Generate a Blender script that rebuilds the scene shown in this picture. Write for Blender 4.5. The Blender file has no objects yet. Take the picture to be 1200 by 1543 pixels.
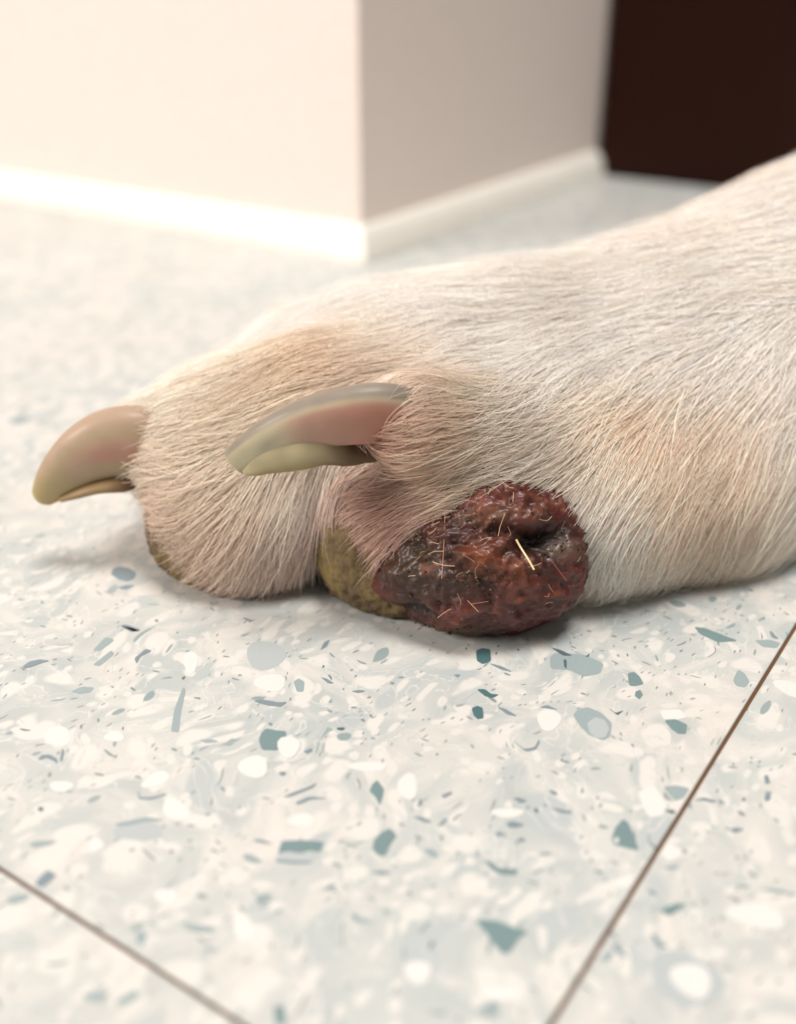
import bpy, bmesh, math
import numpy as np
from mathutils import Vector, Matrix

# ------------------------------------------------------------------ camera, light, exposure
S = 0.09                       # metres per working unit (the lens stands one unit above the floor)
F, CX, CY = 1630.0, 600.0, 771.5
PITCH = math.radians(27.3)
SC = bpy.context.scene
COL = SC.collection
rng = np.random.default_rng(7)

cam_d = bpy.data.cameras.new('camera')
cam = bpy.data.objects.new('camera', cam_d); COL.objects.link(cam)
cam.location = (0, 0, S)
cam.rotation_euler = (math.pi/2 - PITCH, 0, 0)
cam_d.sensor_fit = 'VERTICAL'; cam_d.sensor_height = 36.0
cam_d.lens = 36.0*F/1543.0
cam_d.clip_start = 0.005; cam_d.clip_end = 20
cam_d.dof.use_dof = True
cam_d.dof.focus_distance = 1.68*S
cam_d.dof.aperture_fstop = cam_d.lens*1e-3/0.0038
SC.camera = cam

w = bpy.data.worlds.new('room_light'); SC.world = w; w.use_nodes = True
w.node_tree.nodes['Background'].inputs[0].default_value = (1.0, 0.93, 0.86, 1)
w.node_tree.nodes['Background'].inputs[1].default_value = 0.23

def area(name, loc, target, size, power, color):
    l = bpy.data.lights.new(name, 'AREA'); l.shape = 'SQUARE'; l.size = size
    l.energy = power; l.color = color
    o = bpy.data.objects.new(name, l); COL.objects.link(o)
    o.location = loc
    o.rotation_euler = (Vector(target)-Vector(loc)).to_track_quat('-Z', 'Y').to_euler()
    return o
area('ceiling_light', (0.30, -0.05, 2.2), (0.05, 0.2, 0), 0.7, 47, (1.0, 0.95, 0.91))
area('side_light', (-1.9, -0.45, 1.15), (0, 0.3, 0.05), 0.7, 43, (1.0, 0.90, 0.84))

SC.view_settings.view_transform = 'Standard'
SC.view_settings.look = 'None'
SC.view_settings.gamma = 1
SC.view_settings.use_curve_mapping = False
SC.view_settings.exposure = 0.10

# ------------------------------------------------------------------ helpers
CP, SP = math.cos(PITCH), math.sin(PITCH)
CAMP = np.array([0, 0, 1.0])
RIGHT = np.array([1.0, 0, 0]); UP = np.array([0, SP, CP]); FWD = np.array([0, CP, -SP])

def ray(px, py):
    return RIGHT*((px-CX)/F) + UP*(-(py-CY)/F) + FWD
def at(px, py, Y):
    """point in the vertical plane Y (working units) seen at px, py"""
    r = ray(px, py)
    return CAMP + r*(Y/r[1])
def ground(px, py, z=0.0):
    r = ray(px, py)
    return CAMP + r*((z-1.0)/r[2])

def lin(c):
    c = np.asarray(c, float)/255.0
    return np.where(c <= 0.04045, c/12.92, ((c+0.055)/1.055)**2.4)
def rgba(c):
    l = lin(c); return (float(l[0]), float(l[1]), float(l[2]), 1.0)

class Nodes:
    def __init__(s, name):
        s.m = bpy.data.materials.new(name); s.m.use_nodes = True
        s.t = s.m.node_tree; s.b = s.t.nodes['Principled BSDF']
    def n(s, typ, **kw):
        nd = s.t.nodes.new(typ)
        for k, v in kw.items():
            if k.startswith('i_'):
                key = k[2:]; nd.inputs[int(key) if key.isdigit() else key.replace('_', ' ')].default_value = v
            else: setattr(nd, k, v)
        return nd
    def l(s, a, b): s.t.links.new(a, b)
    def set(s, **kw):
        for k, v in kw.items(): s.b.inputs[k.replace('_', ' ')].default_value = v
        return s

def simple(name, col, rough=0.5, bump=0.0, bscale=200.0, spec=0.5):
    N = Nodes(name); N.set(Base_Color=rgba(col), Roughness=rough); N.b.inputs['Specular IOR Level'].default_value = spec
    tc = N.n('ShaderNodeTexCoord'); nz = N.n('ShaderNodeTexNoise'); nz.inputs['Scale'].default_value = bscale; nz.inputs['Detail'].default_value = 4
    N.l(tc.outputs['Object'], nz.inputs['Vector'])
    mx = N.n('ShaderNodeMixRGB', blend_type='MULTIPLY'); mx.inputs[0].default_value = 0.12
    mx.inputs[1].default_value = rgba(col); N.l(nz.outputs['Fac'], mx.inputs[2]); N.l(mx.outputs[0], N.b.inputs['Base Color'])
    if bump:
        b = N.n('ShaderNodeBump'); b.inputs['Strength'].default_value = bump; b.inputs['Distance'].default_value = 0.0003
        N.l(nz.outputs['Fac'], b.inputs['Height']); N.l(b.outputs[0], N.b.inputs['Normal'])
    return N.m

def mesh_obj(name, verts, faces, mat, parent=None, smooth=True, colors=None):
    me = bpy.data.meshes.new(name)
    verts = np.asarray(verts, dtype=np.float32)
    me.from_pydata((verts*S).tolist(), [], faces if isinstance(faces, list) else faces.tolist())
    if smooth: me.polygons.foreach_set('use_smooth', np.ones(len(me.polygons), dtype=bool))
    if colors is not None:
        at_ = me.attributes.new('Col', 'FLOAT_COLOR', 'POINT')
        c = np.ones((len(verts), 4), dtype=np.float32); c[:, :3] = colors
        at_.data.foreach_set('color', c.ravel())
    me.materials.append(mat); me.update()
    o = bpy.data.objects.new(name, me); COL.objects.link(o)
    if parent is not None: o.parent = parent
    return o

def box_local(x0, x1, y0, y1, z0, z1, bev=0.0):
    bm = bmesh.new()
    vs = [bm.verts.new((x, y, z)) for x in (x0, x1) for y in (y0, y1) for z in (z0, z1)]
    for f in ((0,1,3,2),(4,6,7,5),(0,4,5,1),(2,3,7,6),(0,2,6,4),(1,5,7,3)): bm.faces.new([vs[i] for i in f])
    bmesh.ops.recalc_face_normals(bm, faces=bm.faces)
    if bev: bmesh.ops.bevel(bm, geom=bm.edges[:], offset=bev, segments=2, affect='EDGES', profile=0.5)
    v = np.array([x.co[:] for x in bm.verts]); bm.verts.index_update(); f = [[x.index for x in p.verts] for p in bm.faces]
    bm.free(); return v, f

def fix_normals(o):
    bm = bmesh.new(); bm.from_mesh(o.data); bmesh.ops.recalc_face_normals(bm, faces=bm.faces); bm.to_mesh(o.data); bm.free()

# coherent noise -----------------------------------------------------------
_perm = rng.random((64, 64, 64)).astype(np.float32)*2-1
def vnoise(P, scale):
    Q = np.asarray(P, np.float32)*scale + 100.0
    I = np.floor(Q).astype(int); f = Q-I; f = f*f*(3-2*f)
    I &= 63; J = (I+1) & 63
    def g(a, b, c): return _perm[a, b, c]
    x0, y0, z0 = I.T; x1, y1, z1 = J.T; fx, fy, fz = f.T
    c00 = g(x0,y0,z0)*(1-fx)+g(x1,y0,z0)*fx; c10 = g(x0,y1,z0)*(1-fx)+g(x1,y1,z0)*fx
    c01 = g(x0,y0,z1)*(1-fx)+g(x1,y0,z1)*fx; c11 = g(x0,y1,z1)*(1-fx)+g(x1,y1,z1)*fx
    return (c00*(1-fy)+c10*fy)*(1-fz)+(c01*(1-fy)+c11*fy)*fz
def fbm(P, scale, oct=4):
    s, a, t = 0, 1.0, 0
    for i in range(oct):
        s = s + a*vnoise(np.asarray(P)+i*3.17, scale*2**i); t += a; a *= 0.5
    return s/t
def sstep(a, b, x):
    t = np.clip((x-a)/(b-a), 0, 1); return t*t*(3-2*t)

# ------------------------------------------------------------------ setting: tiled floor
E1 = np.array([-0.832, 0.555]); E2 = np.array([0.555, 0.832])
P1 = ground(699, 1756)[:2]                 # the tile corner just below the frame
ROT = math.atan2(E2[1], E2[0])             # local x runs along E2, local y along E1
def to_local(p):                           # working-unit ground point -> tile frame
    d = np.asarray(p)[:2]-P1
    return np.array([d@E2, d@E1])
TILE = 3.33; GAP = 0.0058

def floor_material():
    N = Nodes('speckled_vinyl'); t = N
    tc = N.n('ShaderNodeTexCoord'); mp = N.n('ShaderNodeMapping'); mp.inputs['Scale'].default_value = (1/S, 1/S, 1/S)
    N.l(tc.outputs['Object'], mp.inputs['Vector'])
    # swirling flow
    wn = N.n('ShaderNodeTexNoise'); wn.inputs['Scale'].default_value = 6; wn.inputs['Detail'].default_value = 2; N.l(mp.outputs[0], wn.inputs['Vector'])
    sb = N.n('ShaderNodeVectorMath', operation='SUBTRACT'); sb.inputs[1].default_value = (0.5, 0.5, 0.5); N.l(wn.outputs['Color'], sb.inputs[0])
    ms = N.n('ShaderNodeVectorMath', operation='SCALE'); ms.inputs['Scale'].default_value = 0.16; N.l(sb.outputs[0], ms.inputs[0])
    ad = N.n('ShaderNodeVectorMath', operation='ADD'); N.l(mp.outputs[0], ad.inputs[0]); N.l(ms.outputs[0], ad.inputs[1])
    W = ad.outputs[0]
    def noise(scale, det=3, dist=0.0, src=W):
        n = N.n('ShaderNodeTexNoise'); n.inputs['Scale'].default_value = scale; n.inputs['Detail'].default_value = det
        n.inputs['Distortion'].default_value = dist; N.l(src, n.inputs['Vector']); return n.outputs['Fac']
    def ramp(src, stops, interp='LINEAR'):
        r = N.n('ShaderNodeValToRGB'); r.color_ramp.interpolation = interp
        while len(r.color_ramp.elements) < len(stops): r.color_ramp.elements.new(0.5)
        for e, (p, c) in zip(r.color_ramp.elements, stops): e.position = p; e.color = c
        N.l(src, r.inputs[0]); return r.outputs[0]
    def mix(f, a, b):
        m = N.n('ShaderNodeMixRGB')
        if hasattr(f, 'links'): N.l(f, m.inputs[0])
        else: m.inputs[0].default_value = f
        for s, i in ((a, 1), (b, 2)):
            if hasattr(s, 'links'): N.l(s, m.inputs[i])
            else: m.inputs[i].default_value = s
        return m.outputs[0]
    g = lambda v: (v, v, v, 1)
    base = ramp(noise(7, 4, 1.5), [(0.30, rgba((184, 192, 192))), (0.46, rgba((196, 202, 201))), (0.56, rgba((208, 210, 207))), (0.70, rgba((222, 220, 215)))])
    # pale lumps
    def lumps(scale, thr, soft, seed, sq=(1, 1, 1), prob=0.5, rnd=1.0):
        mm = N.n('ShaderNodeMapping'); mm.inputs['Location'].default_value = (seed, seed*1.7, 0.3); mm.inputs['Scale'].default_value = sq
        mm.inputs['Rotation'].default_value = (0, 0, seed); N.l(W, mm.inputs['Vector'])
        v = N.n('ShaderNodeTexVoronoi'); v.voronoi_dimensions = '2D'; v.inputs['Scale'].default_value = scale; v.inputs['Randomness'].default_value = rnd
        N.l(mm.outputs[0], v.inputs['Vector'])
        d = ramp(v.outputs['Distance'], [(thr-soft, g(1)), (thr+soft, g(0))])
        sp = N.n('ShaderNodeSeparateColor'); N.l(v.outputs['Color'], sp.inputs[0])
        p = ramp(sp.outputs[0], [(prob, g(1)), (prob+0.01, g(0))], 'CONSTANT')
        m = N.n('ShaderNodeMath', operation='MULTIPLY'); N.l(d, m.inputs[0]); N.l(p, m.inputs[1]); return m.outputs[0]
    c = base
    c = mix(lumps(9, 0.30, 0.05, 2.1, (1, 1.5, 1), 0.30), c, rgba((186, 195, 196)))
    c = mix(lumps(13, 0.27, 0.05, 0.7, (1, 1.3, 1), 0.5), c, rgba((223, 223, 219)))
    c = mix(lumps(26, 0.26, 0.06, 4.2, (1, 1.4, 1), 0.5), c, rgba((222, 222, 218)))
    # thin pale and grey veins
    vn = noise(8, 3, 2.2)
    c = mix(ramp(vn, [(0.485, g(0)), (0.50, g(.75)), (0.515, g(0))]), c, rgba((226, 226, 222)))
    vg = noise(10, 3, 2.8)
    c = mix(ramp(vg, [(0.555, g(0)), (0.565, g(.5)), (0.575, g(0))]), c, rgba((165, 178, 180)))
    # fine grey specks and slivers
    c = mix(lumps(30, 0.15, 0.03, 1.3, (1, 2.6, 1), 0.10), c, rgba((150, 163, 166)))
    c = mix(lumps(22, 0.15, 0.02, 3.3, (2.8, 1, 1), 0.08), c, rgba((135, 150, 152)))
    c = mix(lumps(36, 0.16, 0.02, 5.9, (1, 4.2, 1), 0.07), c, rgba((110, 121, 124)))
    c = mix(lumps(15, 0.20, 0.015, 6.4, (1, 1.8, 1), 0.04), c, rgba((148, 165, 167)))
    # larger mottle
    c = mix(ramp(noise(2.2, 2, 0.5), [(0.4, g(0)), (0.7, g(.25))]), c, rgba((222, 214, 208)))
    mu = N.n('ShaderNodeMixRGB', blend_type='MULTIPLY'); mu.inputs[0].default_value = 1; N.l(c, mu.inputs[1]); mu.inputs[2].default_value = (.81, .805, .79, 1); c = mu.outputs[0]
    N.l(c, N.b.inputs['Base Color'])
    N.set(Roughness=0.42); N.b.inputs['Specular IOR Level'].default_value = 0.45
    rg = ramp(noise(3, 2), [(0.3, g(.38)), (0.7, g(.5))]); N.l(rg, N.b.inputs['Roughness'])
    b = N.n('ShaderNodeBump'); b.inputs['Strength'].default_value = 0.15; b.inputs['Distance'].default_value = 0.0001
    N.l(noise(60, 2), b.inputs['Height']); N.l(b.outputs[0], N.b.inputs['Normal'])
    return N.m

M_floor = floor_material()
M_grout = simple('brown_joint_dirt', (112, 80, 54), 0.9, 0.4, 900)
fv, ff = box_local(-7.2, 9.3, -7.2, 7.2, -0.25, -0.006)
floor = mesh_obj('floor', fv, ff, M_grout, smooth=False)
floor.location = (P1[0]*S, P1[1]*S, 0); floor.rotation_euler = (0, 0, ROT)
floor['kind'] = 'structure'; floor['label'] = 'pale grey speckled vinyl tile floor with thin brown joints'
tiles = {}
tv, tf = box_local(GAP/2, TILE-GAP/2, GAP/2, TILE-GAP/2, -0.0058, 0.0, 0.0016)
tile_mesh = None
for i in range(-2, 3):
    for j in range(-2, 2):
        o = mesh_obj('tile', tv, tf, M_floor, floor, smooth=False) if tile_mesh is None else bpy.data.objects.new('tile', tile_mesh)
        if tile_mesh is None: tile_mesh = o.data
        else: COL.objects.link(o); o.parent = floor
        o.location = (i*TILE*S, j*TILE*S, 0)
        tiles[(i, j)] = o

# flush fragments set in the vinyl, each one its own piece -------------------
M_chip = {}
for nm, c in {'teal_fragment': (112, 136, 138), 'slate_fragment': (122, 138, 146), 'dark_fragment': (84, 98, 102),
              'pale_teal_fragment': (146, 161, 163), 'white_fragment': (214, 214, 210), 'mist_fragment': (172, 180, 181), 'deep_teal_fragment': (74, 108, 110)}.items():
    M_chip[nm] = simple(nm, c, 0.42, 0.1, 3000)
def C6(*p): return [(x/2, 940+y/2) for x, y in p]
def C7(*p): return [(600+x/2, 940+y/2) for x, y in p]
def ell(cx, cy, a, b, n=14, rot=0.0):
    r = []
    for k in range(n):
        t = 2*math.pi*k/n; q = 1+0.09*math.sin(3*t+cx)
        x, y = a*q*math.cos(t), b*q*math.sin(t)
        r.append((cx+x*math.cos(rot)-y*math.sin(rot), cy+x*math.sin(rot)+y*math.cos(rot)))
    return r
T, L_, D, PT, W_, MI, DT = 'teal_fragment', 'slate_fragment', 'dark_fragment', 'pale_teal_fragment', 'white_fragment', 'mist_fragment', 'deep_teal_fragment'
chips = [
 # (level, material, outline)   level 0 lowest
 (1, T, C6((780,352),(788,330),(803,316),(830,322),(862,325),(864,352),(836,382),(790,380))),
 (2, W_, C6(*ell(870, 372, 34, 33))), (1, W_, C6(*ell(765, 432, 45, 34))),
 (1, T, C6((850,655),(912,653),(976,658),(966,688),(935,684),(905,692),(872,686),(838,690))),
 (0, MI, C6((838,690),(968,690),(938,722),(830,716))),
 (1, L_, C6((832,712),(890,716),(938,717),(935,722),(880,722),(832,718))),
 (1, T, C6((1130,650),(1150,630),(1175,617),(1196,640),(1175,668),(1160,702),(1135,696),(1122,675))),
 (1, T, C6((1114,505),(1122,485),(1137,472),(1158,500),(1152,528),(1145,548),(1132,522))),
 (1, PT, C6((730,698),(752,694),(775,706),(792,718),(765,722),(742,715))),
 (1, L_, C6((765,234),(785,229),(815,233),(840,238),(866,236),(848,250),(818,248),(795,243))),
 (1, L_, C6((968,162),(985,166),(1007,180),(990,180))), (1, L_, C6((1060,204),(1085,200),(1102,204),(1080,209))),
 (1, L_, C6((114,412),(125,397),(150,395),(172,408),(175,422),(160,412),(140,404))), (1, L_, C6((180,415),(188,375),(194,385),(188,412))),
 (1, L_, C6((68,130),(88,115),(118,108),(150,112),(122,120),(95,130),(75,134))),
 (0, PT, C6((215,205),(245,190),(285,192),(270,208),(240,212))),
 (0, PT, C6((280,80),(318,40),(345,48),(330,62),(300,82))),
 (1, L_, C6((362,6),(380,3),(425,18),(405,24),(385,14))),
 (1, L_, C6((405,105),(440,76),(458,82),(425,98),(412,120))),
 (1, PT, C6((545,902),(590,907),(650,915),(640,930),(600,932),(568,922))),
 (1, PT, C6((345,604),(400,592),(440,583),(498,592),(440,596),(400,606),(360,612))),
 (0, PT, C6((85,665),(110,655),(175,654),(150,668),(105,676))),
 (0, L_, C6((103,785),(125,758),(145,742),(172,758),(150,780),(125,797))),
 (0, PT, C6((18,828),(55,815),(100,812),(75,836),(30,848))),
 (1, L_, C6((415,502),(422,524),(455,524),(500,512),(498,517),(455,530),(418,528))),
 (0, T, C6((826,1152),(856,1150),(862,1208),(830,1208))),
 (0, PT, C6((345,1140),(380,1118),(408,1102),(420,1122),(385,1140),(360,1150))),
 (0, PT, C6((248,1120),(280,1110),(325,1112),(310,1134),(268,1138))),
 (0, PT, C6((408,932),(430,922),(445,945),(430,970),(412,960))),
 (0, PT, C6((600,988),(630,975),(665,978),(640,990))),
 (1, L_, C6((855,524),(870,515),(935,490),(955,480),(945,494),(880,520))),
 (1, L_, C6((890,540),(930,522),(990,526),(935,530),(900,546))),
 (1, L_, C6((1118,750),(1150,745),(1184,750),(1150,755))), (1, L_, C6((975,808),(995,786),(1015,792),(990,802))),
 (0, PT, C6((515,325),(525,260),(552,190),(560,200),(545,270),(540,328))),
 (1, L_, C6((762,655),(785,650),(822,664),(800,662),(780,658))),
 (1, L_, C6((915,385),(940,376),(942,384),(925,392))), (1, D, C6(*ell(123, 559, 8, 6))), (1, L_, C6(*ell(852, 452, 10, 6))),
 (0, PT, C6((670,365),(700,345),(715,350),(695,368))), (0, PT, C6((600,350),(640,348),(660,356),(620,360))),
 (0, PT, C6((965,350),(985,312),(1005,318),(985,330))), (1, D, C6(*ell(1028, 317, 12, 4))),
 (0, L_, C6((965,80),(978,55),(995,48),(985,70))), (0, PT, C6((885,175),(900,165),(918,175),(915,205),(895,205))),
 (0, PT, C6((880,1000),(900,932),(905,940),(890,985))), (0, PT, C6((1060,895),(1090,885),(1130,905),(1100,902))),
 (0, W_, C6(*ell(815, 178, 48, 26))), (0, W_, C6(*ell(575, 115, 22, 34))), (0, W_, C6(*ell(175, 340, 40, 30))), (0, W_, C6(*ell(470, 470, 46, 20, rot=-.4))),
 (0, W_, C6(*ell(530, 560, 44, 30, rot=.5))), (0, W_, C6(*ell(500, 820, 34, 22))), (0, W_, C6(*ell(910, 592, 40, 20))), (0, W_, C6(*ell(735, 915, 30, 42, rot=-.4))),
 (0, W_, C6(*ell(345, 340, 30, 16))), (0, W_, C6(*ell(185, 490, 36, 16))), (0, W_, C6(*ell(1110, 430, 60, 15))), (0, W_, C6(*ell(290, 665, 22, 20))),
 (0, MI, C6(*ell(800, 95, 60, 44))), (0, MI, C6(*ell(420, 625, 75, 30))),
 (1, L_, [(167,865),(171,857),(181,854),(196,857),(205,864),(202,872),(192,876),(178,873)]), (1, L_, [(177,886),(190,882),(203,882),(190,889)]),
 (1, D, [(183,944),(196,946),(211,951),(198,952)]), (0, PT, [(10,632),(30,626),(52,628),(30,640)]), (0, PT, [(140,1002),(168,980),(172,986),(150,1004)]),
 # right half
 (1, DT, C7((235,82),(255,74),(276,78),(281,112),(255,122),(238,112))), (1, D, C7((462,72),(490,80),(526,97),(498,97))), (1, D, C7((499,108),(508,110),(508,136),(501,130))),
 (1, T, C7((893,10),(925,14),(980,35),(1025,52),(965,56),(912,32))), (1, T, C7((692,150),(712,146),(728,160),(740,182),(715,188),(698,186))),
 (1, T, C7((716,205),(730,200),(738,215),(728,228),(714,218))), (1, DT, C7((238,198),(262,198),(280,212),(304,214),(285,224),(262,218))),
 (1, DT, C7((222,255),(240,248),(255,255),(258,285),(240,288),(228,276))), (1, L_, C7((298,250),(325,258),(360,280),(330,274))),
 (1, L_, C7((428,252),(450,246),(482,260),(455,256))), (1, L_, C7((275,120),(310,128),(345,146),(310,138))),
 (1, T, C7((803,292),(835,288),(872,305),(868,332),(845,332),(825,318))), (0, W_, C7((790,262),(850,258),(872,282),(840,290),(800,288))),
 (0, PT, C7((528,275),(545,256),(575,252),(612,268),(645,300),(640,340),(618,352),(575,335),(550,310))), (1, MI, C7((570,300),(595,282),(625,292),(638,318),(625,345),(598,346),(578,330))),
 (0, PT, C7((460,135),(458,100),(475,88),(560,92),(620,120),(610,150),(560,160),(520,140))),
 (1, T, C7((645,645),(655,615),(678,590),(694,600),(706,628),(726,684),(690,676),(650,664))), (2, W_, C7(*ell(659, 654, 6, 9))),
 (1, W_, C7((724,510),(745,496),(772,489),(795,518),(812,545),(800,578),(760,586),(742,560))),
 (1, PT, C7((800,492),(838,488),(882,498),(866,525),(836,534),(818,516))), (1, L_, C7((798,502),(820,528),(832,537),(812,530))),
 (1, L_, C7((878,528),(920,524),(962,535),(950,540),(915,532))), (1, D, C7((803,563),(825,562),(855,572),(830,574))),
 (1, T, C7((262,713),(285,722),(300,737),(362,742),(355,758),(318,756),(290,748),(272,728))),
 (1, L_, C7((326,602),(345,595),(382,606),(360,615),(335,614))), (1, L_, C7((348,526),(365,524),(385,535),(368,541))),
 (1, PT, C7((76,683),(100,678),(118,692),(120,706),(98,702))), (1, L_, C7((45,582),(70,582),(104,598),(80,598))), (1, L_, C7((118,612),(138,590),(150,588),(135,606))),
 (1, T, C7((232,897),(262,893),(300,897),(345,915),(394,930),(365,948),(338,990),(318,996),(290,968),(262,925))),
 (1, T, C7((792,866),(815,850),(860,843),(866,852),(838,868),(822,880),(806,876))), (1, L_, C7((752,806),(765,804),(782,816),(768,816))),
 (0, L_, C7((640,964),(662,968),(692,1006),(672,1004))), (0, PT, C7((605,1014),(635,985),(652,995),(640,1018))),
 (0, L_, C7((762,936),(775,935),(792,962),(816,972),(792,980),(778,965))), (1, L_, C7((460,555),(490,560),(530,570),(495,571))),
 (0, PT, C7((1093,802),(1130,797),(1200,812),(1200,817),(1140,812))), (0, PT, C7((1010,790),(1040,784),(1072,792),(1040,798))),
 (1, L_, C7((1104,520),(1124,503),(1122,530),(1108,537))), (1, L_, C7((1103,460),(1114,456),(1122,480),(1108,484))),
 (1, L_, C7((1000,622),(1018,614),(1045,620),(1015,632))), (1, PT, C7((800,738),(830,728),(850,730),(825,742))), (1, D, C7(*ell(1042, 530, 4, 5))),
 (0, PT, C7((248,1150),(262,1150),(310,1172),(300,1186),(262,1182))), (0, PT, C7((1010,170),(1025,138),(1045,150),(1060,175),(1048,192),(1020,188))),
 (0, PT, C7((1075,50),(1120,48),(1165,62),(1150,76),(1100,70))), (0, MI, C7(*ell(870, 1072, 118, 78, rot=.4))), (1, W_, C7(*ell(885, 1075, 66, 48, rot=.5))),
 (0, L_, C7((345,350),(380,378),(412,372),(425,348),(428,358),(416,380),(385,386))), (1, D, C7((635,255),(655,270),(680,262),(662,276))),
 (1, D, C7((565,100),(578,90),(575,100))), (1, L_, C7((168,154),(188,154),(180,162))), (1, L_, C7((1130,582),(1150,600),(1140,596))),
 (1, L_, C7((130,518),(160,506),(164,512),(140,526))), (1, L_, C7((58,548),(66,526),(74,540),(64,552))), (1, L_, C7(*ell(372, 652, 10, 6))),
 (1, L_, C7(*ell(305, 634, 9, 7))), (1, L_, C7((440,545),(448,543),(450,548),(442,550))), (1, L_, C7((455,500),(478,508),(480,518),(462,512))), (0, L_, C7((0,600),(22,606),(10,610))),
 (0, W_, C7(*ell(30, 490, 30, 40))), (0, W_, C7(*ell(60, 1050, 40, 36))), (0, W_, C7(*ell(330, 570, 50, 14))), (0, W_, C7(*ell(1080, 880, 90, 36, rot=.2))), (0, W_, C7(*ell(455, 290, 36, 32))),
 (0, W_, C7(*ell(1180, 195, 50, 20, rot=.4))), (0, W_, C7(*ell(825, 690, 30, 22))), (0, W_, C7(*ell(690, 780, 40, 18))), (0, W_, C7(*ell(310, 1115, 60, 22))),
]
for lv, mt, poly in chips:
    pts = [to_local(ground(x, y)) for x, y in poly]
    c = np.mean(pts, axis=0)
    ij = (int(math.floor(c[0]/TILE)), int(math.floor(c[1]/TILE)))
    if ij not in tiles: continue
    o0 = np.array([ij[0]*TILE, ij[1]*TILE])
    q = [np.clip(p-o0, GAP/2+0.004, TILE-GAP/2-0.004) for p in pts]
    if np.mean([0 if np.allclose(a, b-o0) else 1 for a, b in zip(q, pts)]) > 0.5: continue
    # round the corners once (Chaikin) for a natural edge
    rr = []
    for k in range(len(q)):
        a, b = q[k], q[(k+1) % len(q)]
        rr += [a*0.88+b*0.12, a*0.12+b*0.88]
    z = 0.0004*(lv+1); n = len(rr)
    v = [(p[0], p[1], z) for p in rr]+[(p[0], p[1], -0.004) for p in rr]
    area2 = sum(rr[k][0]*rr[(k+1) % n][1]-rr[(k+1) % n][0]*rr[k][1] for k in range(n))
    top = list(range(n)) if area2 > 0 else list(range(n))[::-1]
    faces = [top]+[[k, k+n, (k+1) % n+n, (k+1) % n] for k in range(n)]
    mesh_obj('chip', v, faces, M_chip[mt], tiles[ij], smooth=False)

# ------------------------------------------------------------------ setting: walls, skirting, door
M_wall = simple('cream_paint', (243, 231, 223), 0.5, 0.1, 300)
M_skirt = simple('white_skirting', (250, 247, 238), 0.3, 0.0)
M_door = simple('dark_wood', (48, 18, 9), 0.55, 0.2, 60, spec=0.15)
M_frame = simple('brown_frame', (84, 52, 38), 0.5)
WX, WY, DX = 2.69, 2.03, 4.72              # wall planes in the tile frame; door plane
HGT = 26.0
def st(name, b, mat, label=None, bev=0.0, parent=None):
    v, f = box_local(*b, bev)
    o = mesh_obj(name, v, f, mat, parent, smooth=False)
    if parent is None:
        o.location = floor.location; o.rotation_euler = (0, 0, ROT); o['kind'] = 'structure'
        if label: o['label'] = label
    return o
def wall_prism(name, foot, label):
    n = len(foot); v = [(x, y, 0) for x, y in foot]+[(x, y, HGT) for x, y in foot]
    f = [[k, (k+1) % n, (k+1) % n+n, k+n] for k in range(n)]+[list(range(n))[::-1], list(range(n, 2*n))]
    o = mesh_obj(name, v, f, M_wall, smooth=False); fix_normals(o)
    o.location = floor.location; o.rotation_euler = (0, 0, ROT); o['kind'] = 'structure'; o['label'] = label
wall_prism('wall_left', [(WX, WY), (WX+.5, WY+.5), (WX+.5, 7.2), (WX, 7.2)], 'bright cream wall face left of the corner')
wall_prism('wall_right', [(WX, WY), (DX+1.2, WY), (DX+1.2, WY+.5), (WX+.5, WY+.5)], 'shaded cream wall face right of the corner')
st('wall_back', (DX+0.45, DX+0.9, -7.2, WY-0.005, 0, HGT), M_wall, 'wall behind the dark door')
def prism_run(name, label, prof, fn, t0, t1, mat):
    n = len(prof); v = [fn(p, t0, 0) for p in prof]+[fn(p, t1, 1) for p in prof]
    f = [[k, (k+1) % n, (k+1) % n+n, k+n] for k in range(n)]+[list(range(n))[::-1], list(range(n, 2*n))]
    bm = bmesh.new(); bv = [bm.verts.new(x) for x in v]
    for q in f: bm.faces.new([bv[i] for i in q])
    bmesh.ops.recalc_face_normals(bm, faces=bm.faces)
    vv = [x.co[:] for x in bm.verts]; bm.verts.index_update(); fa = [[x.index for x in p.verts] for p in bm.faces]; bm.free()
    o = mesh_obj(name, vv, fa, mat, smooth=False)
    o.location = floor.location; o.rotation_euler = (0, 0, ROT); o['kind'] = 'structure'; o['label'] = label
prof = [(0.0, 0.001), (0.06, 0.001), (0.058, 0.03), (0.04, 0.085), (0.018, 0.115), (0.0, 0.12)]
prism_run('baseboard_left', 'white skirting strip along the left wall', prof, lambda p, t, e: (WX-p[0], t-(p[0] if e == 0 else 0), p[1]), WY, 7.2, M_skirt)
prism_run('baseboard_right', 'white skirting strip along the right wall', prof, lambda p, t, e: (t-(p[0] if e == 0 else 0), WY-p[0], p[1]), WX, DX, M_skirt)
door = st('door_1', (DX, DX+0.4, -6.0, WY-0.02, 0.012, 22.0), M_door, 'dark brown wooden door beyond the wall corner', 0.02)
st('door_panel', (DX-0.03, DX+0.02, -5.2, WY-0.85, 0.9, 9.0), M_door, bev=0.02, parent=door)

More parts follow.
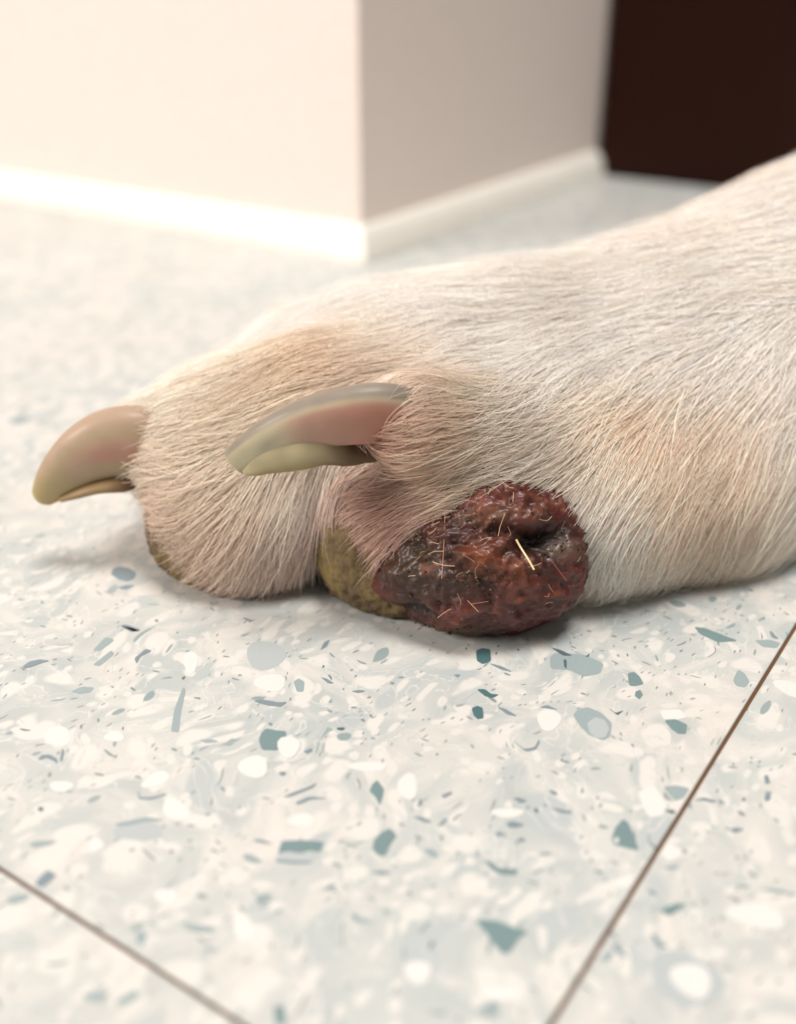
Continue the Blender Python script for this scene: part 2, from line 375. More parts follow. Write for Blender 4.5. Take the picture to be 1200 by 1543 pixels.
# ------------------------------------------------------------------ the dog's leg: signed distance field
def smin(a, b, k):
    h = np.clip(0.5+0.5*(b-a)/k, 0, 1)
    return b*(1-h)+a*h-k*h*(1-h)
def cone(P, a, b, ra, rb):
    a, b = np.asarray(a), np.asarray(b); ab = b-a
    t = np.clip(((P-a)@ab)/(ab@ab), 0, 1)
    return np.linalg.norm(P-a-t[:, None]*ab, axis=1)-(ra+(rb-ra)*t)
def ellip(P, c, r):
    r = np.asarray(r); q = (P-np.asarray(c))
    k0 = np.linalg.norm(q/r, axis=1); k1 = np.linalg.norm(q/(r*r), axis=1)
    return k0*(k0-1)/np.maximum(k1, 1e-6)
def chain(P, pts, k):
    d = None
    for (a, ra), (b, rb) in zip(pts[:-1], pts[1:]):
        e = cone(P, a, b, ra, rb); d = e if d is None else smin(d, e, k)
    return d
FAR = [(at(2000, 160, 3.3), .40), (at(1430, 375, 2.5), .335), (at(1200, 500, 2.22), .295), (at(960, 560, 2.06), .235), (at(760, 575, 1.98), .195), (at(580, 578, 1.97), .165)]
NEAR = [(at(2000, 330, 3.1), .36), (at(1420, 470, 2.25), .30), (at(1190, 570, 2.03), .26), (at(1010, 700, 1.88), .232), (at(860, 735, 1.74), .18), (at(700, 720, 1.67), .14)]
TOE_A = [(at(640, 600, 1.86), .15), (at(470, 640, 1.80), .14), (at(340, 670, 1.78), .125), (at(235, 668, 1.78), .07)]
TOE_A_BALL = (at(378, 762, 1.74), (.175, .155, .165))
TOE_FAR = [(at(640, 545, 2.1), .16), (at(460, 580, 2.04), .125), (at(340, 625, 1.96), .08), (at(290, 635, 1.9), .05)]
TOE_B = [(at(800, 660, 1.76), .13), (at(715, 660, 1.68), .085), (at(645, 642, 1.575), .056), (at(612, 634, 1.545), .052)]
TOE_B_BALL = (at(640, 792, 1.655), (.168, .145, .155))
GROW_C = at(731, 829, 1.575); GROW_R = np.array([.180, .138, .146])
PAD_A = (TOE_A_BALL[0]+np.array([-.012, .0, -.032]), (.178, .150, .135))
PAD_B = (TOE_B_BALL[0]+np.array([-.030, .008, -.032]), (.165, .147, .139))
def sdf(P):
    far = chain(P, FAR, .08); near = chain(P, NEAR, .08)
    d = smin(far, near, .14)
    a = smin(chain(P, TOE_A, .06), ellip(P, *TOE_A_BALL), .05)
    a = smin(a, chain(P, TOE_FAR, .06), .06)
    d = smin(d, a, .07)
    b = smin(chain(P, TOE_B, .05), ellip(P, *TOE_B_BALL), .08)
    d = smin(d, b, .045)
    d = smin(d, ellip(P, GROW_C+np.array([.01, .05, .0]), GROW_R*0.84), .02)
    q = P*1.0
    d = d + 0.006*vnoise(q, 7.0)
    return np.maximum(d, 0.012-P[:, 2])
def grad(P, e=0.004):
    g = np.stack([sdf(P+np.eye(3)[i]*e)-sdf(P-np.eye(3)[i]*e) for i in range(3)], 1)
    return g/np.maximum(np.linalg.norm(g, axis=1, keepdims=True), 1e-9)

def surface_nets(fn, lo, hi, h):
    ax = [np.arange(lo[i], hi[i], h) for i in range(3)]
    X, Y, Z = np.meshgrid(*ax, indexing='ij')
    P = np.stack([X.ravel(), Y.ravel(), Z.ravel()], 1)
    Fv = np.concatenate([fn(P[k:k+400000]) for k in range(0, len(P), 400000)]).reshape(X.shape)
    nx, ny, nz = Fv.shape
    cx, cy, cz = nx-1, ny-1, nz-1
    acc = np.zeros((cx, cy, cz, 3)); cnt = np.zeros((cx, cy, cz))
    corners = [(i, j, k) for i in (0, 1) for j in (0, 1) for k in (0, 1)]
    sub = lambda c: Fv[c[0]:c[0]+cx, c[1]:c[1]+cy, c[2]:c[2]+cz]
    for a in corners:
        for d in range(3):
            if a[d]: continue
            b = list(a); b[d] = 1
            fa, fb = sub(a), sub(tuple(b)); m = (fa < 0) != (fb < 0)
            t = np.where(m, fa/np.where(m, fa-fb, 1), 0)
            for q in range(3): acc[..., q] += m*(a[q]+(t if q == d else 0))
            cnt += m
    act = cnt > 0; idx = -np.ones(act.shape, int); idx[act] = np.arange(act.sum())
    g = np.stack(np.nonzero(act), 1)
    V = (g+acc[act]/cnt[act][:, None])*h+np.array([ax[0][0], ax[1][0], ax[2][0]])
    faces = []
    for d in range(3):
        s0 = [slice(1, -1)]*3; s0[d] = slice(0, -1); s1 = list(s0); s1[d] = slice(1, None)
        u, v = [(1, 2), (2, 0), (0, 1)][d]
        A = Fv[tuple(s0)]; B = Fv[tuple(s1)]; m = (A < 0) != (B < 0)
        p = np.stack(np.nonzero(m), 1); off = np.ones(3, int); off[d] = 0; p = p+off
        def cell(du, dv):
            q = p.copy(); q[:, u] += du; q[:, v] += dv; return idx[q[:, 0], q[:, 1], q[:, 2]]
        Q = np.stack([cell(-1, -1), cell(0, -1), cell(0, 0), cell(-1, 0)], 1)
        flip = (A[m] >= 0); Q[flip] = Q[flip][:, ::-1]
        faces.append(Q)
    return V, np.concatenate(faces)

def trace(px, py):
    px = np.atleast_1d(np.asarray(px, float)); py = np.atleast_1d(np.asarray(py, float))
    R = RIGHT*((px-CX)/F)[:, None]+UP*(-(py-CY)/F)[:, None]+FWD
    R /= np.linalg.norm(R, axis=1, keepdims=True)
    t = np.full(len(px), 0.8)
    for _ in range(70):
        t += sdf(CAMP+R*t[:, None])*0.8
    P = CAMP+R*t[:, None]
    return P, (np.abs(sdf(P)) < 0.01)

# ------------------------------------------------------------------ dog: skin, fur
def vcol_material(name, rough, spec=0.5, sss=0.0, coat=0.0, bump=0.0, bscale=1500.0, sss_r=(1, .4, .25), sss_scale=0.002):
    N = Nodes(name); a = N.n('ShaderNodeAttribute', attribute_name='Col'); N.l(a.outputs['Color'], N.b.inputs['Base Color'])
    N.set(Roughness=rough); N.b.inputs['Specular IOR Level'].default_value = spec
    if sss:
        N.b.inputs['Subsurface Weight'].default_value = sss; N.b.inputs['Subsurface Radius'].default_value = sss_r; N.b.inputs['Subsurface Scale'].default_value = sss_scale
    if coat: N.b.inputs['Coat Weight'].default_value = coat; N.b.inputs['Coat Roughness'].default_value = 0.12
    if bump:
        tc = N.n('ShaderNodeTexCoord'); nz = N.n('ShaderNodeTexNoise'); nz.inputs['Scale'].default_value = bscale; nz.inputs['Detail'].default_value = 5
        N.l(tc.outputs['Object'], nz.inputs['Vector']); b = N.n('ShaderNodeBump'); b.inputs['Strength'].default_value = bump; b.inputs['Distance'].default_value = 0.0004
        N.l(nz.outputs['Fac'], b.inputs['Height']); N.l(b.outputs[0], N.b.inputs['Normal'])
    return N.m
M_skin = vcol_material('dog_skin', 0.6, 0.3, bump=0.2)
M_claw = vcol_material('claw_horn', 0.5, 0.35, sss=0.3, coat=0.06, bump=0.06, bscale=500, sss_r=(1, .7, .5), sss_scale=0.0015)
M_pad = vcol_material('pad_leather', 0.75, 0.3, bump=0.6, bscale=2500)
M_grow = vcol_material('raw_flesh', 0.5, 0.4, coat=0.18, bump=0.5, bscale=1400)

dog = bpy.data.objects.new('dog', None); COL.objects.link(dog)
dog.location = (GROW_C[0]*S, GROW_C[1]*S, 0)
dog['label'] = "dog's white furred paw with a dark red raw growth, lying on the speckled floor"
dog['category'] = 'dog'
DL = np.array([GROW_C[0], GROW_C[1], 0])

# colour zones painted on coat and skin: (image-independent centres on the body, radius, colour, amount)
def spot(px, py): return trace(px, py)[0][0]
ZONES = [(spot(px, py), r, np.array(lin(c)), a) for px, py, r, c, a in [
    (560, 518, .10, (226, 186, 140), .55), (500, 560, .13, (226, 200, 170), .4), (700, 560, .10, (205, 165, 130), .45),
    (1000, 620, .08, (238, 196, 150), .5), (1130, 640, .13, (232, 190, 152), .5), (1060, 740, .10, (228, 196, 166), .4),
    (870, 610, .07, (190, 182, 165), .5), (900, 655, .06, (186, 170, 145), .45),
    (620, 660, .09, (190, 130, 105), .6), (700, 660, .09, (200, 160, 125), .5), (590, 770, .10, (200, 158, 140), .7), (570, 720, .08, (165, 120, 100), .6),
    (640, 730, .08, (180, 140, 116), .6), (606, 668, .035, (150, 78, 56), .85), (520, 735, .045, (104, 74, 60), .8), (640, 790, .07, (186, 142, 126), .6), (310, 880, .06, (170, 138, 112), .6), (450, 800, .10, (214, 180, 170), .55), (330, 830, .10, (200, 165, 140), .5), (260, 800, .09, (190, 155, 125), .55),  # dark brown zone in the toe crevice: red-brown skin plus painted shade
    (380, 740, .09, (214, 188, 160), .5), (280, 690, .09, (226, 200, 172), .45), (215, 660, .05, (222, 180, 160), .5), (400, 620, .10, (228, 206, 176), .4),
    (760, 690, .08, (212, 180, 140), .5), (1000, 880, .12, (190, 172, 150), .4), (1150, 780, .12, (205, 190, 165), .4), (900, 880, .07, (180, 160, 138), .45), (1100, 300, .25, (250, 228, 220), .3)]]
BASE_FUR = np.array(lin((255, 248, 240)))
def coat_color(P):
    c = np.repeat(BASE_FUR[None], len(P), 0)
    n = vnoise(P, 5.0)*0.5+0.5
    c = c*(1-.18*n[:, None]*np.array([0, .25, .6]))
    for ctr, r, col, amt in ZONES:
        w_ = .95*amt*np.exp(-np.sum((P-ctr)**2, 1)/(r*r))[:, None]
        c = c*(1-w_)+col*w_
    return c

V, Q = surface_nets(sdf, (-.62, 1.3, -.03), (2.4, 3.6, 1.45), 0.0135)
for _ in range(2):
    V -= grad(V)*sdf(V)[:, None]*0.8
Nn = grad(V)
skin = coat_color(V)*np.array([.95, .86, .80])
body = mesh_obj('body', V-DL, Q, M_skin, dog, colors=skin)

# hair direction guides
G = [(1150,300,-1,.45),(1000,380,-1,.25),(850,420,-1,.12),(700,450,-1,.15),(560,460,-1,.3),(450,510,-1,.45),(360,570,-1,.45),(290,610,-1,.35),
 (1150,420,-1,.15),(1000,480,-1,.35),(850,520,-1,.3),(700,540,-1,.12),(600,560,-1,.12),(520,545,-1,.28),
 (1150,560,-.7,1),(1000,600,-.8,.7),(900,600,-.9,.6),(800,620,-1,.55),(720,620,-1,.25),(680,650,-1,.05),(650,600,-1,-.1),(640,690,-1,.15),
 (1150,720,-.5,1),(1050,720,-.6,1),(960,720,-.7,1),(880,680,-.8,.8),(820,660,-1,.5),(760,680,-1,.35),(700,705,-1,.4),
 (1100,810,-.4,1),(1000,830,-.35,1),(930,850,-.25,1),(950,880,-.3,1),(900,780,-.5,1),(910,700,-.6,1),
 (650,735,-1,.3),(600,760,-1,.35),(560,740,-1,.15),(560,800,-.8,.6),(600,820,-.8,.8),(620,860,-.6,.8),
 (450,580,-1,.4),(350,620,-1,.35),(300,650,-1,.12),(250,690,-1,.02),(320,710,-1,.35),(250,730,-1,.25),(280,790,-.9,.6),(330,765,-.8,.7),(380,780,-.5,1),
 (430,740,-.4,1),(475,760,-.15,1),(480,830,0,1),(400,850,-.3,1),(320,830,-.6,.9),(430,870,-.1,1),(500,720,-.2,1)]
G = np.array(G, float)
gl = np.hypot(G[:, 2], G[:, 3]); G[:, 2] /= gl; G[:, 3] /= gl
PA, ok1 = trace(G[:, 0], G[:, 1]); PB, ok2 = trace(G[:, 0]+G[:, 2]*8, G[:, 1]+G[:, 3]*8)
ok = ok1 & ok2 & (np.linalg.norm(PB-PA, axis=1) < 0.05)
GP = PA[ok]; GD = (PB-PA)[ok]; GD /= np.linalg.norm(GD, axis=1, keepdims=True)
# a few more on the sides the lens does not see
GP = np.concatenate([GP, np.array([[1.4, 2.6, .6], [1.2, 2.9, .3], [.4, 2.3, .2], [.6, 2.6, .3]])])
GD = np.concatenate([GD, np.array([[-.6, -.7, -.3], [-.7, -.6, -.3], [-.8, 0, -.6], [-.8, -.1, -.5]])])
GP = GP.astype(np.float32); GD = GD.astype(np.float32)
def flow(P):
    out = np.empty_like(P, dtype=np.float32)
    for k in range(0, len(P), 50000):
        p = P[k:k+50000].astype(np.float32)
        d2 = (p**2).sum(1)[:, None]+(GP**2).sum(1)[None]-2*p@GP.T
        ww = 1/(np.maximum(d2, 0)+0.0012)**1.7
        out[k:k+50000] = (ww@GD)/ww.sum(1, keepdims=True)
    return out

# claws: bezier-like centre lines ------------------------------------------------
def catmull(pts, n):
    pts = np.asarray(pts, float); P = np.vstack([2*pts[0]-pts[1], pts, 2*pts[-1]-pts[-2]])
    t = np.linspace(0, len(pts)-1, n); i = np.minimum(t.astype(int), len(pts)-2); f = (t-i)[:, None]
    a, b, c, d = P[i], P[i+1], P[i+2], P[i+3]
    return 0.5*((2*b)+(-a+c)*f+(2*a-5*b+4*c-d)*f**2+(-a+3*b-3*c+d)*f**3)
def loft(rows, nseg=64, side=np.array([0, 1.0, 0]), n=70, squash=1.0, keel=0.0):
    """rows: (centre, half height, half thickness); returns verts, faces, s, angle-height v"""
    ctl = np.array([np.r_[r[0], r[1], r[2]] for r in rows]); R = catmull(ctl, n)
    C = R[:, :3]; T_ = np.gradient(C, axis=0); T_ /= np.linalg.norm(T_, axis=1, keepdims=True)
    U = np.cross(side, T_); U /= np.linalg.norm(U, axis=1, keepdims=True); U *= np.sign(U[:, 2:3])
    Sd = np.cross(T_, U); V_, s_, v_ = [], [], []
    for i in range(n):
        for k in range(nseg):
            a = 2*math.pi*k/nseg; cu, su = math.cos(a), math.sin(a)
            wdt = 1.0-(keel*0.5*(1-su))             # narrower towards the lower edge
            V_.append(C[i]+U[i]*su*R[i, 3]+Sd[i]*cu*R[i, 4]*wdt); s_.append(i/(n-1)); v_.append(su)
    V_ = np.array(V_); f = []
    for i in range(n-1):
        for k in range(nseg):
            f.append([i*nseg+k, i*nseg+(k+1) % nseg, (i+1)*nseg+(k+1) % nseg, (i+1)*nseg+k])
    f += [list(range(nseg))[::-1], list(range((n-1)*nseg, n*nseg))]
    return V_, f, np.array(s_), np.array(v_)
def mixc(c, w_, col):
    w_ = w_[:, None]; return c*(1-w_)+np.array(lin(col))*w_
def px2u(p, Y): return p*(Y*CP+0.78*SP)/F
def claw_rows(lst): return [(at(x, y, Y), px2u(h, Y), px2u(t, Y)) for x, y, Y, h, t in lst]

# raised claw on the outer toe
rowsB = claw_rows([(665, 645, 1.58, 40, 26), (630, 634, 1.54, 46, 30), (575, 624, 1.51, 47, 31), (520, 628, 1.50, 44, 30), (460, 640, 1.50, 38, 27),
                   (405, 664, 1.505, 32, 22), (365, 689, 1.515, 25, 16), (356, 696, 1.517, 23, 13), (353, 698, 1.518, 21, 11)])
v, f, s, a = loft(rowsB, keel=.35)
c = np.repeat(np.array(lin((180, 172, 144)))[None], len(v), 0)
c = mixc(c, .85*sstep(.60, .85, a)*sstep(.98, .75, s), (122, 112, 104))
c = mixc(c, sstep(-.2, -.8, a)*sstep(.45, .6, s), (160, 146, 98))
c = mixc(c, sstep(.62, .46, s)*sstep(.8, .45, a), (168, 132, 116))
c = mixc(c, sstep(.48, .25, s)*sstep(.7, .3, a), (170, 120, 102))
c = mixc(c, sstep(.3, .1, s)*sstep(.1, -.5, a), (150, 70, 48))
c = mixc(c, .6*sstep(.07, 0, np.abs(s-.62+.10*a))*sstep(.5, 0, np.abs(a)), (150, 145, 125))
c *= (1+.06*vnoise(v, 60))[:, None]
clawB = mesh_obj('claw', v-DL, f, M_claw, dog, colors=c); clawB['label'] = 'raised claw of the outer toe, pink at its base'; fix_normals(clawB)
rowsS = claw_rows([(610, 672, 1.57, 12, 12), (565, 684, 1.545, 15, 14), (525, 683, 1.522, 18, 17), (490, 674, 1.507, 23, 22), (450, 676, 1.505, 30, 24), (410, 688, 1.508, 28, 20), (382, 702, 1.514, 18, 14), (368, 708, 1.516, 9, 7)])
v, f, s, a = loft(rowsS, 40, n=40)
v = v+np.stack([0*a, 0*a, vnoise(v, 22)*.006+vnoise(v, 55)*.003], 1)
c = np.repeat(np.array(lin((176, 164, 130)))[None], len(v), 0)
c = mixc(c, sstep(-.1, -.9, a), (146, 128, 80)); c = mixc(c, sstep(.55, .28, s), (96, 74, 50)); c *= (1+.15*vnoise(v, 45))[:, None]
o = mesh_obj('claw_sole', v-DL, f, M_claw, clawB, colors=c); o['label'] = 'yellowish flaking sole of the raised claw'; fix_normals(o)
# claw of the inner toe
rowsA = claw_rows([(270, 680, 1.76, 50, 34), (215, 670, 1.735, 60, 40), (175, 668, 1.725, 56, 38), (140, 680, 1.72, 49, 33), (110, 700, 1.72, 41, 28), (86, 722, 1.72, 32, 22), (70, 742, 1.72, 23, 15), (64, 752, 1.72, 16, 10), (61, 757, 1.72, 7, 4)])
v, f, s, a = loft(rowsA, keel=.3)
c = np.repeat(np.array(lin((168, 150, 122)))[None], len(v), 0)
c = mixc(c, sstep(.45, .8, s), (176, 158, 112)); c = mixc(c, .8*sstep(.45, .8, a)*sstep(.85, .55, s), (166, 142, 122))
c = mixc(c, .9*sstep(.6, .3, s)*sstep(.5, .2, np.abs(a-.05)), (180, 146, 128)); c = mixc(c, .6*sstep(.40, .30, s)*sstep(.45, .0, np.abs(a+.1)), (178, 130, 114))
c = mixc(c, .7*sstep(-.5, -.85, a)*sstep(.5, .8, s), (160, 126, 70))
c *= (1+.05*vnoise(v, 50))[:, None]
clawA = mesh_obj('claw', v-DL, f, M_claw, dog, colors=c); clawA['label'] = 'claw of the inner toe pointing left, yellowish tip'; fix_normals(clawA)
rowsS = claw_rows([(215, 728, 1.72, 8, 12), (185, 729, 1.712, 12, 17), (150, 733, 1.71, 10, 17), (120, 742, 1.71, 8, 14), (92, 752, 1.712, 5, 7)])
v, f, s, a = loft(rowsS, 32, n=30)
c = np.repeat(np.array(lin((146, 122, 86)))[None], len(v), 0); c = mixc(c, sstep(.5, .1, s), (96, 66, 42)); c *= (1+.15*vnoise(v, 45))[:, None]
o = mesh_obj('claw_sole', v-DL, f, M_claw, clawA, colors=c); o['label'] = 'brown underside of the claw'; fix_normals(o)

# pads ---------------------------------------------------------------------------
def ico(sub):
    bm = bmesh.new(); bmesh.ops.create_icosphere(bm, subdivisions=sub, radius=1.0)
    v = np.array([x.co[:] for x in bm.verts]); bm.verts.index_update(); f = [[x.index for x in p.verts] for p in bm.faces]; bm.free(); return v, f
sv, sf = ico(7)
def pad(center, r, name='toe_pad'):
    n = sv; P = np.asarray(center)+n*np.asarray(r)
    b = np.abs(vnoise(P, 55))*.006+vnoise(P, 110)*.003+fbm(P, 9, 2)*.006
    P = P+n*b[:, None]; P[:, 2] = np.maximum(P[:, 2], .004)
    g = fbm(P, 16, 3)
    c = np.repeat(np.array(lin((104, 88, 62)))[None], len(P), 0)
    c = mixc(c, sstep(0, .35, g), (122, 104, 66)); c = mixc(c, sstep(0, -.4, g), (88, 70, 54))
    c = mixc(c, .6*sstep(0.35, .9, np.abs(vnoise(P, 140))), (66, 58, 40))
    return mesh_obj(name, P-DL, sf, M_pad, dog, colors=c)
padA = pad(*PAD_A); padA['label'] = 'olive brown pad of the inner toe'
padB = pad(*PAD_B); padB['label'] = 'rough olive pad below the growth'

# the growth -----------------------------------------------------------------------
n = sv.copy()
u_ = n[:, 0]; vv = n[:, 2]*.88+n[:, 1]*.46; front = -n[:, 1]*.88+n[:, 2]*.46   # frame of its outer face
def Gs(u0, v0, ru, rv, rot=0.0):
    du, dv = u_-u0, vv-v0; a_ = du*math.cos(rot)+dv*math.sin(rot); b_ = -du*math.sin(rot)+dv*math.cos(rot)
    return np.exp(-((a_/ru)**2+(b_/rv)**2))*(front > -.1)
wob = 1+.05*fbm(n, 1.6, 3)-.17*Gs(-.72, .62, .5, .42)+.10*Gs(-.85, -.35, .35, .35)
P = GROW_C+n*GROW_R*wob[:, None]
lump = fbm(n, 3.2, 4); fine = fbm(n+5, 12, 4); ridg = 1-np.abs(fbm(n+9, 6, 3))*2
disp = .014*lump+(.004+.003*(front > .3))*fine*sstep(-.1, .5, front)+.006*(ridg-.5)*sstep(-.2, .4, front)
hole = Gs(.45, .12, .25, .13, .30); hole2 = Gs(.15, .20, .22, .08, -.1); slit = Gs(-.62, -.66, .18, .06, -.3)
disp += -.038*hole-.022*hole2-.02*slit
disp += .012*Gs(.75, .05, .12, .12)+.012*Gs(-.1, -.1, .18, .14)+.010*Gs(.25, -.15, .15, .17)+.012*Gs(.1, .7, .5, .2)-.010*Gs(-.62, .1, .15, .3, .5)+.010*Gs(-.1, -.62, .5, .2)
P = P+n*disp[:, None]; P[:, 2] = np.maximum(P[:, 2], .004)
c = np.repeat(np.array(lin((112, 52, 42)))[None], len(P), 0)
c = mixc(c, sstep(.0, .4, lump), (138, 62, 50)); c = mixc(c, sstep(.0, -.4, lump), (78, 40, 34))
c = mixc(c, .8*Gs(-.45, .68, .42, .22, .35), (190, 132, 132)); c = mixc(c, .7*Gs(.15, .72, .4, .2), (156, 76, 60)); c = mixc(c, .6*Gs(.75, .45, .25, .3), (104, 34, 22))
c = mixc(c, .85*Gs(-.1, -.08, .17, .17), (160, 88, 26)); c = mixc(c, .75*Gs(.22, -.16, .16, .18), (150, 80, 32))
c = mixc(c, .75*Gs(-.68, -.1, .26, .35), (84, 74, 46)); c = mixc(c, .7*Gs(-.3, -.4, .35, .16), (84, 66, 50)); c = mixc(c, .6*Gs(-.05, .38, .3, .09), (142, 120, 92))
c = mixc(c, .7*Gs(.05, -.68, .6, .2), (124, 54, 44)); c = mixc(c, .8*Gs(.4, .35, .12, .12), (64, 54, 42))
c = mixc(c, .75*Gs(.62, .02, .13, .13), (172, 156, 138)); c = mixc(c, .5*Gs(.75, -.2, .2, .25), (130, 66, 58))
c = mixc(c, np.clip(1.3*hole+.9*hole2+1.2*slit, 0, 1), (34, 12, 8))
cr = sstep(.25, .55, fbm(n+21, 9, 4))*sstep(-.4, .2, -np.abs(vv+.1)+.5)
c = mixc(c, .7*cr, (58, 50, 36))
sp_ = sstep(.52, .72, fbm(n+33, 26, 2)); c = mixc(c, .75*sp_, (208, 158, 132))
c = mixc(c, .85*sstep(-.72, -.95, vv)*sstep(.3, -.3, u_), (112, 104, 72))
c = mixc(c, .6*sstep(.45, .75, ridg)*sstep(.1, .4, fbm(n+2, 4, 2)), (170, 110, 86))
c = np.clip(c, 0, 1)**1.12*.49*np.array([1.0, .92, .9])
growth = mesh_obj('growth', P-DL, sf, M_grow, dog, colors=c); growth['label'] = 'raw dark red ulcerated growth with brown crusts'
def grow_surf(u0, v0):
    """vertex of the growth nearest to a place on its outer face"""
    d = (u_-u0)**2+(vv-v0)**2+np.where(front > 0, 0, 9); i = int(np.argmin(d)); return P[i], n[i]

# crust flakes on the growth, joined: too small to pick apart
M_crust = simple('dried_crust', (74, 56, 38), 0.6, 0.6, 1800)
cv, cf = [], []
r2 = np.random.default_rng(3)
def flake(u0, v0, sz):
    p, nn = grow_surf(u0, v0); nn = np.array(nn); t1 = np.cross(nn, r2.normal(size=3)); t1 /= np.linalg.norm(t1); t2 = np.cross(nn, t1)
    b0 = len(cv); m_ = 7
    for k in range(m_):
        a_ = 2*math.pi*k/m_; q = sz*(.35+1.0*r2.random()); cv.append(p+t1*q*math.cos(a_)+t2*q*.55*math.sin(a_)+nn*(.0005+.004*r2.random()))
    cv.append(p+nn*(.001+.003*r2.random())); cv.append(p-nn*.003)
    for k in range(m_): cf.append([b0+k, b0+(k+1) % m_, b0+m_]); cf.append([b0+(k+1) % m_, b0+k, b0+m_+1])
for (cu, cv0, ru, rv, k) in [(-.68, 0, .2, .35, 26), (-.5, .42, .25, .15, 22), (-.1, -.35, .4, .14, 26), (.65, .05, .15, .13, 22), (.4, .35, .12, .1, 9), (-.1, .35, .25, .08, 8), (-.4, -.8, .4, .08, 18), (.1, .6, .5, .2, 8)]:
    for _ in range(k): flake(cu+r2.normal()*ru*.6, cv0+r2.normal()*rv*.6, .0015+.0045*r2.random()**2)
crust = mesh_obj('crust', np.array(cv)-DL, cf, M_crust, growth, smooth=False); crust['kind'] = 'stuff'; crust['label'] = 'brown dried crust flakes'

# hair curves -----------------------------------------------------------------------
M_fur = (lambda N: (N.l(N.n('ShaderNodeAttribute', attribute_name='Col').outputs['Color'], N.b.inputs['Base Color']), N.set(Roughness=0.45), N.m)[2])(Nodes('fur'))
M_fur.node_tree.nodes['Principled BSDF'].inputs['Specular IOR Level'].default_value = 0.35
def hair_obj(name, pts, rad, cols, mat, parent):
    """pts (n,k,3) working units relative to parent frame, rad (n,k), cols (n,3)"""
    n_, k_, _ = pts.shape
    hc = bpy.data.hair_curves.new(name); hc.add_curves([k_]*n_)
    hc.attributes['position'].data.foreach_set('vector', (pts*S).astype(np.float32).ravel()) if 'position' in hc.attributes else hc.points.foreach_set('position', (pts*S).astype(np.float32).ravel())
    ra = hc.attributes.get('radius') or hc.attributes.new('radius', 'FLOAT', 'POINT')
    ra.data.foreach_set('value', (rad*S).astype(np.float32).ravel())
    ca = hc.attributes.new('Col', 'FLOAT_COLOR', 'CURVE'); c4 = np.ones((n_, 4), np.float32); c4[:, :3] = cols
    ca.data.foreach_set('color', c4.ravel())
    hc.materials.append(mat)
    o = bpy.data.objects.new(name, hc); COL.objects.link(o); o.parent = parent
    return o
# scatter roots
tri = np.concatenate([Q[:, [0, 1, 2]], Q[:, [0, 2, 3]]])
A, B, Cc = V[tri[:, 0]], V[tri[:, 1]], V[tri[:, 2]]
ar = np.linalg.norm(np.cross(B-A, Cc-A), axis=1)*.5
cen = (A+B+Cc)/3; fn = Nn[tri[:, 0]]
facing = ((CAMP-cen)*fn).sum(1)/np.linalg.norm(CAMP-cen, axis=1)
wt = ar*np.where(facing > -.15, 1.0, .3)*np.where(cen[:, 0] > 1.25, .25, 1)*np.where(cen[:, 2] < .02, 0, 1)
NH = 230000
pick = rng.choice(len(tri), NH, p=wt/wt.sum())
r1, r2_ = np.sqrt(rng.random(NH)), rng.random(NH)
R0 = A[pick]*(1-r1)[:, None]+B[pick]*(r1*(1-r2_))[:, None]+Cc[pick]*(r1*r2_)[:, None]
gd = ellip(R0, GROW_C, GROW_R); pa = ellip(R0, *PAD_A); pb = ellip(R0, *PAD_B)
def claw_dist(P_, rows):
    d = None
    for r0, r1_ in zip(rows[:-1], rows[1:]):
        e = cone(P_, r0[0], r1_[0], r0[1], r1_[1]); d = e if d is None else np.minimum(d, e)
    return d
cdB = claw_dist(R0, rowsB[1:]); cdA = claw_dist(R0, rowsA[1:])
keep = (gd > -.03) & (pa > .003) & (pb > .009) & (cdB > -.012) & (cdA > -.015) & (R0[:, 2] > .02)
R0 = R0[keep]; gd = gd[keep]; NH = len(R0)
N0 = grad(R0)
rnd = rng.random(NH)
guard = rng.random(NH) < .05
Ln = .155*(.6+.7*rnd)*np.where(guard, 1.45, 1)
Ln *= np.where(gd < .05, .55, 1)*np.where(claw_dist(R0, rowsB[1:]) < .05, .6, 1)*np.where(claw_dist(R0, rowsA[1:]) < .04, .55, 1)
K = 6
pts = np.zeros((NH, K, 3)); pts[:, 0] = R0-N0*.003
pos = R0.copy(); off = .004+.017*rng.random(NH)
off *= np.where(gd < .05, .7, 1)*np.where(guard, 1.7, 1)
jit = rng.normal(size=(NH, 3))*.10
fine_n = np.stack([vnoise(R0+q, 38) for q in (0, 11, 23)], 1)*.38+np.stack([vnoise(R0+q, 12) for q in (3, 17, 29)], 1)*.25
stp = Ln/(K-1)
for k in range(1, K):
    g = grad(pos); T_ = flow(pos)+jit+fine_n*(k/K+.3)
    T_ = T_-(T_*g).sum(1, keepdims=True)*g; T_ /= np.maximum(np.linalg.norm(T_, axis=1, keepdims=True), 1e-6)
    pos = pos+T_*stp[:, None]; d = sdf(pos); g = grad(pos)
    tgt = off*min(1, .35+.65*k/(K-1)*1.3)
    pos = pos+g*(np.clip(tgt-d, -.01, .03))[:, None]
    pos[:, 2] = np.maximum(pos[:, 2], .003)
    pts[:, k] = pos
cols = coat_color(R0)*(1+.16*rng.normal(size=NH))[:, None]
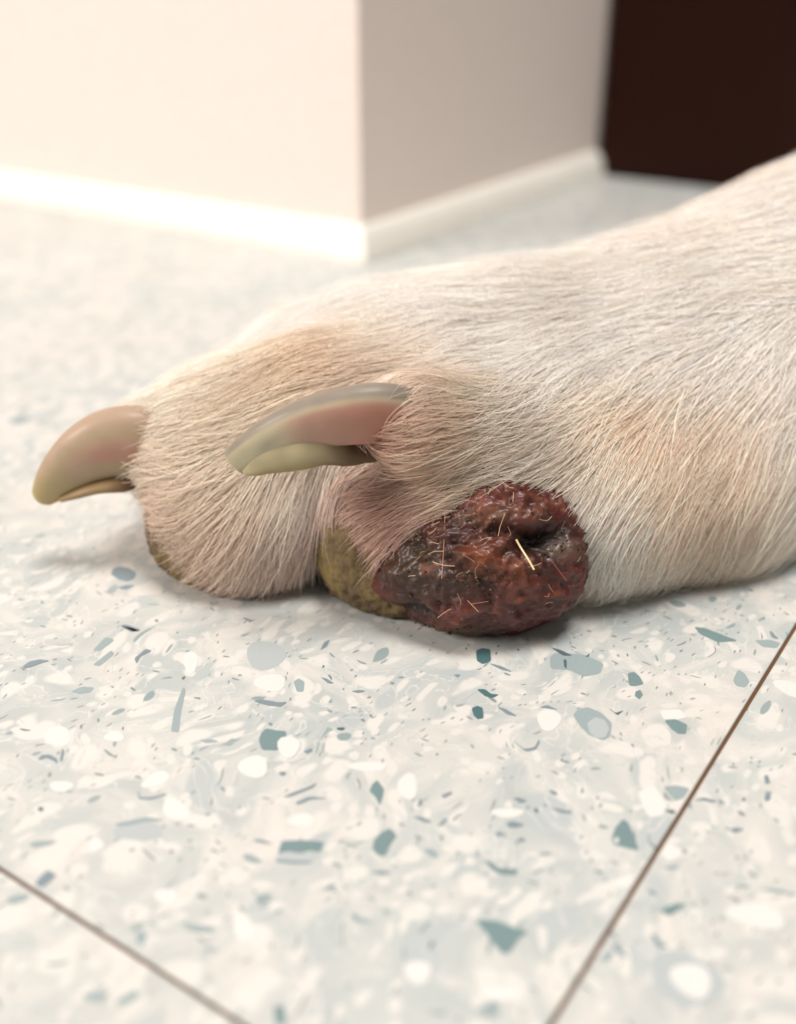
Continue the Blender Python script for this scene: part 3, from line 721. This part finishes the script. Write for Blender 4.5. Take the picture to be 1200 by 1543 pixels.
cols *= (1+.10*vnoise(R0, 30))[:, None]
cols = np.clip(cols, .02, .96)
base_r = .00040*(.7+.6*rng.random(NH))
prof_r = np.array([1, 1.05, 1, .85, .6, .15])
rad = base_r[:, None]*prof_r[None]
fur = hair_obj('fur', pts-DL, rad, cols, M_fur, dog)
fur['kind'] = 'stuff'; fur['label'] = 'short cream white coat'

# stray pale hairs stuck on the growth
sh, sc_ = [], []
def stray(pl, lift=.006, c_=(226, 190, 150)):
    ps = []
    for (u0, v0) in pl:
        p, nn = grow_surf(u0, v0); ps.append(p+nn*lift)
    ps = np.array(ps); m0, m1 = ps[0], ps[-1]; k_ = len(ps)
    line = np.array([m0+(m1-m0)*q/(k_-1) for q in range(k_)]); ps = ps*.35+line*.65+np.array(grow_surf(*pl[0])[1])*.003
    sh.append(catmull(ps, 8)); sc_.append(lin(c_))
stray([(.20, .12), (.24, .05), (.29, -.1), (.33, -.18)], .012, (250, 220, 170)); stray([(-.40, .62), (-.40, .3), (-.40, 0), (-.40, -.3)], .006, (214, 150, 120))
stray([(-.5, -.12), (-.4, -.17), (-.3, -.15)]); stray([(.10, .35), (.06, .25), (.05, .15)]); stray([(.5, -.1), (.56, -.2), (.62, -.3)], .006, (190, 100, 80))
r3 = np.random.default_rng(11)
for _ in range(34):
    u0, v0 = r3.uniform(-.75, .7), r3.uniform(-.7, .7)
    if u0*u0+v0*v0 > .75: continue
    a_ = r3.uniform(0, 6.28); l_ = r3.uniform(.05, .16); bd = r3.normal()*.04
    stray([(u0, v0), (u0+math.cos(a_)*l_*.5+bd, v0+math.sin(a_)*l_*.5-bd), (u0+math.cos(a_)*l_, v0+math.sin(a_)*l_)], r3.uniform(.003, .009), (170, 130, 100) if r3.random() < .6 else (214, 180, 140))
sh = np.array(sh); rad = np.full(sh.shape[:2], .00045); rad[0] = .0016
o = hair_obj('stray_hair', sh-DL, rad, np.array(sc_), M_fur, growth); o['kind'] = 'stuff'; o['label'] = 'loose pale hairs stuck to the raw surface'
